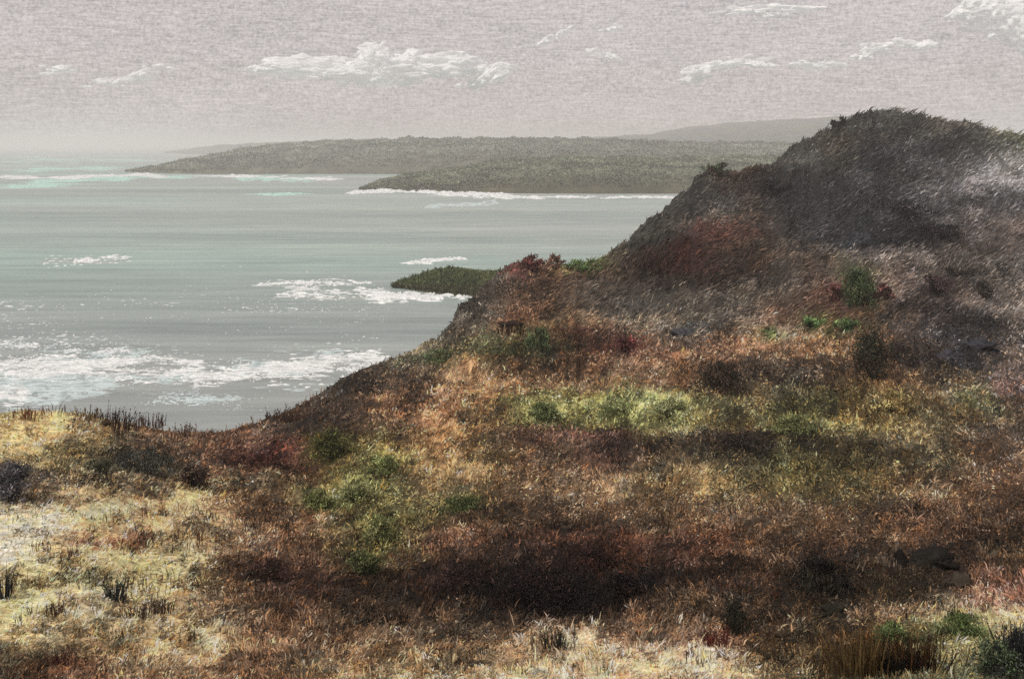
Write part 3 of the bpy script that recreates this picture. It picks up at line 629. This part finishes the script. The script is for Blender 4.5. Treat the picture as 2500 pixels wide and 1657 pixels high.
# middle ground
bush(770, 1052, 96, 62, [(76,78,20),(94,92,30),(52,54,18)], 'dark olive bush where the slope turns towards the bay', n=1300)
bush(885, 1090, 80, 40, [(108,120,50),(126,132,66),(86,96,40)], 'bright yellow green bush right of the olive bush', n=1000)
bush(735, 1172, 84, 44, [(92,100,38),(112,114,54)], 'yellow green bush left end of the green strip', n=1000)
bush(825, 1150, 80, 40, [(106,112,54),(124,126,70)], 'pale lime bush in the middle of the green strip', n=1000)
bush(880, 1255, 90, 60, [(102,106,46),(84,90,38),(118,116,62)], 'yellow green bush low in the green strip', n=1300)
bush(845, 1330, 90, 50, [(70,78,34),(52,58,30),(88,92,40)], 'dark green bush at the bottom of the green strip', n=1100)
bush(1075, 1165, 100, 36, [(82,92,38),(66,74,34)], 'mossy green bush right of the green strip', n=900)
bush(1260, 960, 80, 40, [(82,98,42),(104,112,58)], 'green bush at the left of the grassy middle patch', n=900)
bush(1420, 950, 90, 40, [(112,122,58),(130,134,78)], 'pale green bush in the centre of the grassy middle patch', n=900)
bush(1545, 950, 90, 46, [(128,134,78),(146,148,94)], 'palest green bush at the right of the grassy middle patch', n=1000)
bush(1700, 1050, 190, 34, [(44,38,32),(62,50,42)], 'long dark bush under the grassy middle patch', n=1300)
bush(2070, 945, 80, 50, [(160,132,60),(130,116,54)], 'golden bush right of the middle of the slope', n=900)
bush(1835, 1000, 100, 40, [(114,118,58),(96,100,48)], 'yellow green bush left of the golden bush', n=900)
bush(330, 1100, 150, 60, [(62,64,60),(80,78,66),(52,52,44)], 'dark grey green bush in the hollow behind the pale slope', n=1700)
bush(455, 1130, 80, 52, [(60,46,40),(78,60,50)], 'dark brown bush right of the grey green bush in the hollow', n=900)
bush(225, 1100, 80, 40, [(86,84,56),(70,70,52)], 'olive brown bush left of the grey green bush in the hollow', n=800)
bush(15, 1165, 110, 96, [(76,74,84),(52,52,58),(104,100,104)], 'twiggy grey bush cut by the left edge of the view', n=1700, stem_c=(40,40,44), nst=14)
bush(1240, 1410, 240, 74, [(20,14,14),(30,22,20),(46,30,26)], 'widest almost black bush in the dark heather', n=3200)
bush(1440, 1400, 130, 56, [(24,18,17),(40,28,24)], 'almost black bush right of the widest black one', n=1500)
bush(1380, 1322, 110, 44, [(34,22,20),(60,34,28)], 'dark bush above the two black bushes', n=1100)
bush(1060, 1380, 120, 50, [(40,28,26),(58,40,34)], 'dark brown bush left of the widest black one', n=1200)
bush(620, 1345, 120, 46, [(72,46,38),(54,38,32)], 'dark rust bush at the end of the pale slope', n=1100)
bush(1900, 1370, 90, 80, [(24,22,19),(40,34,28),(56,48,36)], 'black pointed bush in the right foreground', n=1400, upright=.5)
bush(1700, 1440, 60, 50, [(34,34,28),(52,48,38)], 'small black bush below the red brown heather', n=800)
bush(2225, 1470, 100, 50, [(88,108,42),(74,92,40),(110,122,60)], 'fresh green bush in the right foreground', n=1500)
bush(2060, 1490, 80, 50, [(92,108,48),(74,90,40)], 'green bush left of the fresh green one in the right foreground', n=1100)
bush(2300, 1560, 130, 76, [(66,86,50),(84,98,60),(60,64,56)], 'grey green bush in the bottom right corner', n=1900)
bush(2355, 1560, 70, 110, [(40,42,44),(56,60,58)], 'dark slate bush at the bottom right edge', n=1400, upright=.5)
# stalks
clump(262, 990, 110, 52, [(62,44,40),(84,62,54),(46,34,32)], 'tall brown seed stalks on the left skyline', n=120)
clump(345, 985, 70, 34, [(74,52,48),(92,66,58)], 'shorter brown seed stalks right of the tall ones on the skyline', n=60)
clump(200, 966, 60, 26, [(84,72,56),(104,86,62)], 'low olive stalks left of the tall ones on the skyline', n=50)
clump(60, 968, 60, 26, [(92,52,42),(110,70,50)], 'reddish stalks on the skyline at the far left', n=50)
clump(425, 1006, 50, 28, [(104,74,56),(88,60,48)], 'small rust stalks where the skyline dips to the bay', n=40)
clump(660, 975, 100, 34, [(66,50,40),(84,62,48)], 'dark stalks on the skyline right of the dip', n=90)
clump(265, 1395, 34, 62, [(40,44,46),(58,60,58)], 'narrow slate stalks standing on the pale slope', n=60, wd=2)
clump(318, 1442, 60, 44, [(60,48,44),(84,66,58)], 'dark tuft with bent stalks below the slate stalks', n=60)
clump(372, 1430, 54, 34, [(50,40,36),(70,54,46)], 'blackish tuft right of the bent stalk tuft', n=60)
clump(130, 1430, 50, 40, [(92,58,46),(70,48,40)], 'red brown tuft on the left of the pale slope', n=50)
clump(140, 1540, 60, 40, [(66,44,38),(92,60,48)], 'dark red brown tuft at the bottom left', n=60)
clump(10, 1390, 30, 80, [(28,32,36),(44,46,48)], 'blackish stalks at the left edge of the view', n=40, wd=2.2)
clump(1285, 1500, 90, 50, [(44,46,42),(60,58,50)], 'slate dark tuft under the widest black bush', n=70, wd=2.2)
clump(1700, 1465, 60, 56, [(36,36,28),(52,46,36)], 'black tuft in front of the small black bush', n=60, wd=2.2)
clump(1655, 1490, 84, 40, [(100,50,42),(78,42,36)], 'wine red tuft in the foreground', n=80, wd=2)
clump(1985, 1560, 130, 110, [(76,56,32),(56,42,24),(98,80,48)], 'tall brown reeds at the bottom right', n=170, wd=2.2)
clump(2110, 1550, 150, 80, [(52,34,16),(84,56,28),(34,24,12)], 'dark brown reeds right of the tall ones', n=170, wd=2.4)
clump(2070, 1556, 90, 50, [(16,12,8),(30,22,12)], 'black heart of the reeds at the bottom right', n=110, wd=3, heads=False)
clump(2330, 1545, 30, 120, [(24,26,30),(40,42,46)], 'thick black stalks at the bottom right edge', n=16, wd=5, heads=False, lean=.12)
clump(1180, 770, 70, 20, [(40,26,22),(56,34,28)], 'dark stalks on the orange patch below the coastal knob', n=40)
clump(1540, 1220, 40, 40, [(70,52,38)], 'thin brown stalks in the middle foreground', n=22)
clump(905, 1440, 70, 40, [(44,34,28),(66,50,38)], 'dark stalks left of the widest black bush', n=60)
clump(2240, 1235, 60, 30, [(48,38,32),(70,52,42)], 'dark tuft on the brown slope near the right edge', n=50)
# rocks and wood
rock(2150, 1322, 120, 44, (34,30,26), 'long dark boulder in the heather on the right', seed=2)
rock(2222, 1356, 48, 32, (64,56,48), 'rounded grey brown boulder right of the long dark one', seed=5)
rock(2082, 1318, 34, 34, (26,24,22), 'small black boulder left of the long dark one', seed=7)
rock(1925, 1425, 60, 34, (40,37,30), 'mossy flat stone below the black pointed bush', seed=8)
rock(1585, 768, 54, 24, (64,64,68), 'grey stone on the scree below the hill', seed=9)
rock(1180, 752, 60, 12, (48,34,28), 'dark ledge stone on the orange patch', seed=11)
rock(2270, 806, 70, 30, (58,58,64), 'larger grey stone at the right of the hill foot', seed=12)
rock(2190, 830, 60, 26, (62,60,66), 'smaller grey stone left of the larger one at the hill foot', seed=13)
rock(1530, 1240, 30, 22, (70,60,46), 'small grey stone in the brown heather', seed=14)
X, Y, Z = spot(866, 872); px = Y / F
v, t = tube([(0, 0, -.2), (.30 * 40 / K * px * .4, 0, 14 / K * px), (14 / K * px, 0, 30 / K * px), (26 / K * px, 0, 50 / K * px)], 1.3 / K * px, .7 / K * px)
o = raw_mesh('branch', v, t, M_bark, np.tile(srgb((70, 52, 40)), (len(v), 1))); o.location = (X, Y, Z)
tag(o, 'bare leaning branch on the edge of the cliff', 'branch')

# ---------------------------------------------------------------- clouds, high above the haze
q = NT('cloud_vapour')
q.b.inputs['Base Color'].default_value = (.97, .97, .98, 1); q.b.inputs['Roughness'].default_value = 1; q.b.inputs['Specular IOR Level'].default_value = 0
tl_ = q.N.new('ShaderNodeBsdfTranslucent'); tl_.inputs[0].default_value = (.97, .97, .98, 1)
m1 = q.N.new('ShaderNodeMixShader'); m1.inputs[0].default_value = .3; q.L.new(q.b.outputs[0], m1.inputs[1]); q.L.new(tl_.outputs[0], m1.inputs[2])
al = q.ramp(q.noise(.010, 8, .72, (.45, 1, 1.6)), [(.33, (0, 0, 0)), (.62, (1, 1, 1))])
tr = q.N.new('ShaderNodeBsdfTransparent'); m2_ = q.N.new('ShaderNodeMixShader')
q.L.new(al, m2_.inputs[0]); q.L.new(tr.outputs[0], m2_.inputs[1]); q.L.new(m1.outputs[0], m2_.inputs[2]); q.L.new(m2_.outputs[0], q.o.inputs[0]); M_cloud = q.m
def dirpt(x, y, D): return np.array([(x / K - 512) / F * D, D, H_CAM - (y / K - HOR) / F * D])
def cloud(label, puffs, D=9000, vox=7, seed=1):
    """puffs: x, y, half-length, half-height (view px), tilt"""
    V = []; T = []; k = 0; g = np.random.default_rng(seed)
    bm = bmesh.new(); bmesh.ops.create_icosphere(bm, subdivisions=3, radius=1)
    V0 = np.array([v.co[:] for v in bm.verts]); T0 = np.array([[l.index for l in f.verts] for f in bm.faces]); bm.free()
    px = D / F / K
    c0 = dirpt(puffs[0][0], puffs[0][1], D)
    for (x, y, a, b, tl) in puffs:
        for s_ in range(int(8 + a * b / 40)):
            f = g.uniform(.10, .5); ox = g.normal(0, .55) * a; oy = g.normal(0, .6) * b
            aa, bb = max(a * f, 6), max(b * f * g.uniform(.8, 1.7), 3)
            c = dirpt(x + ox * math.cos(tl) , y + oy - ox * math.sin(tl), D) - c0
            P = V0 * (1 + fbm(V0[:, 0] * 2.3 + s_ * 5 + x, V0[:, 1] * 1.5 + V0[:, 2] * 3, seed + s_, 4, .6) * .8)[:, None]
            P = P * [aa * px, max(aa * .3, bb) * px, bb * px]
            ct, st = math.cos(tl), math.sin(tl)
            P = np.stack([P[:, 0] * ct - P[:, 2] * st, P[:, 1], P[:, 0] * st + P[:, 2] * ct], 1) + c + [0, g.normal(0, .3) * a * px, 0]
            V.append(P); T.append(T0 + k); k += len(P)
    o = raw_mesh('cloud', np.vstack(V), np.vstack(T), M_cloud); o.location = c0
    m = o.modifiers.new('remesh', 'REMESH'); m.mode = 'VOXEL'; m.voxel_size = vox
    tag(o, label, 'cloud', 'white clouds in the grey sky'); return o
cloud('brightest long white cloud above the far headland', [(885,160,55,26,0),(860,160,70,24,.1),(905,150,50,24,0),(880,166,60,26,0),(700,158,80,16,0),(1010,158,80,16,0),(700,152,80,14,0),(640,150,34,10,.1),(780,148,70,12,0),(1000,150,90,14,0),(1060,152,60,16,0),(870,118,34,14,.6),(1130,170,50,14,.5),(960,165,80,12,0),(840,172,120,10,0)], seed=1)
cloud('small slanting wisp right of the long white cloud', [(1250,98,18,5,.5),(1272,88,20,6,.6),(1296,78,20,5,.6),(1314,68,12,4,.7)], seed=2)
cloud('tiny white fleck of cloud high in the middle', [(1415,65,20,5,.15)], seed=3)
cloud('faint wisp under the tiny white fleck', [(1405,128,26,6,-.3),(1370,112,14,4,.3)], seed=4)
cloud('white ragged cloud in the right middle of the sky', [(1630,158,44,9,.2),(1610,176,30,12,.3),(1700,142,50,9,.1),(1780,150,26,4,0),(1860,148,36,7,0),(1920,146,40,4,0)], seed=5)
cloud('pale soft cloud above the summit of the hill', [(2030,108,40,9,.1),(2120,104,40,9,0),(1995,128,24,6,.2)], seed=6)
cloud('bright cloud in the top right corner', [(2330,30,60,34,-.2),(2280,24,50,26,0),(2366,46,50,36,0),(2235,32,36,12,.2),(2430,30,90,50,0),(2340,44,50,28,0)], seed=7)
cloud('faint thin cloud along the top right', [(1730,22,60,6,.1),(1850,20,60,6,0),(1780,36,40,4,0)], seed=8)
cloud('faint small cloud at the left of the sky', [(130,162,40,8,0),(300,178,40,10,.2),(250,190,30,8,0),(370,156,26,5,0)], seed=9)

# ---------------------------------------------------------------- the air
q = NT('haze_air'); q.N.remove(q.b)
pv = q.N.new('ShaderNodeVolumePrincipled'); pv.inputs['Color'].default_value = (.96, .95, .95, 1); pv.inputs['Density'].default_value = .00025; pv.inputs['Anisotropy'].default_value = 0
q.L.new(pv.outputs[0], q.o.inputs['Volume'])
a, b, z0, z1 = 40000, 28000, -48.0, 122.0
HV = [(-a, -300, z0), (a, -300, z0), (a, b, z0), (-a, b, z0), (-a, -300, z1), (a, -300, z1), (a, b, z1), (-a, b, z1)]
HF = [(0, 3, 2, 1), (4, 5, 6, 7), (0, 1, 5, 4), (1, 2, 6, 5), (2, 3, 7, 6), (3, 0, 4, 7)]
tag(raw_mesh('haze', HV, HF, q.m), 'pale sea haze softening the distance', 'haze', kind='stuff')
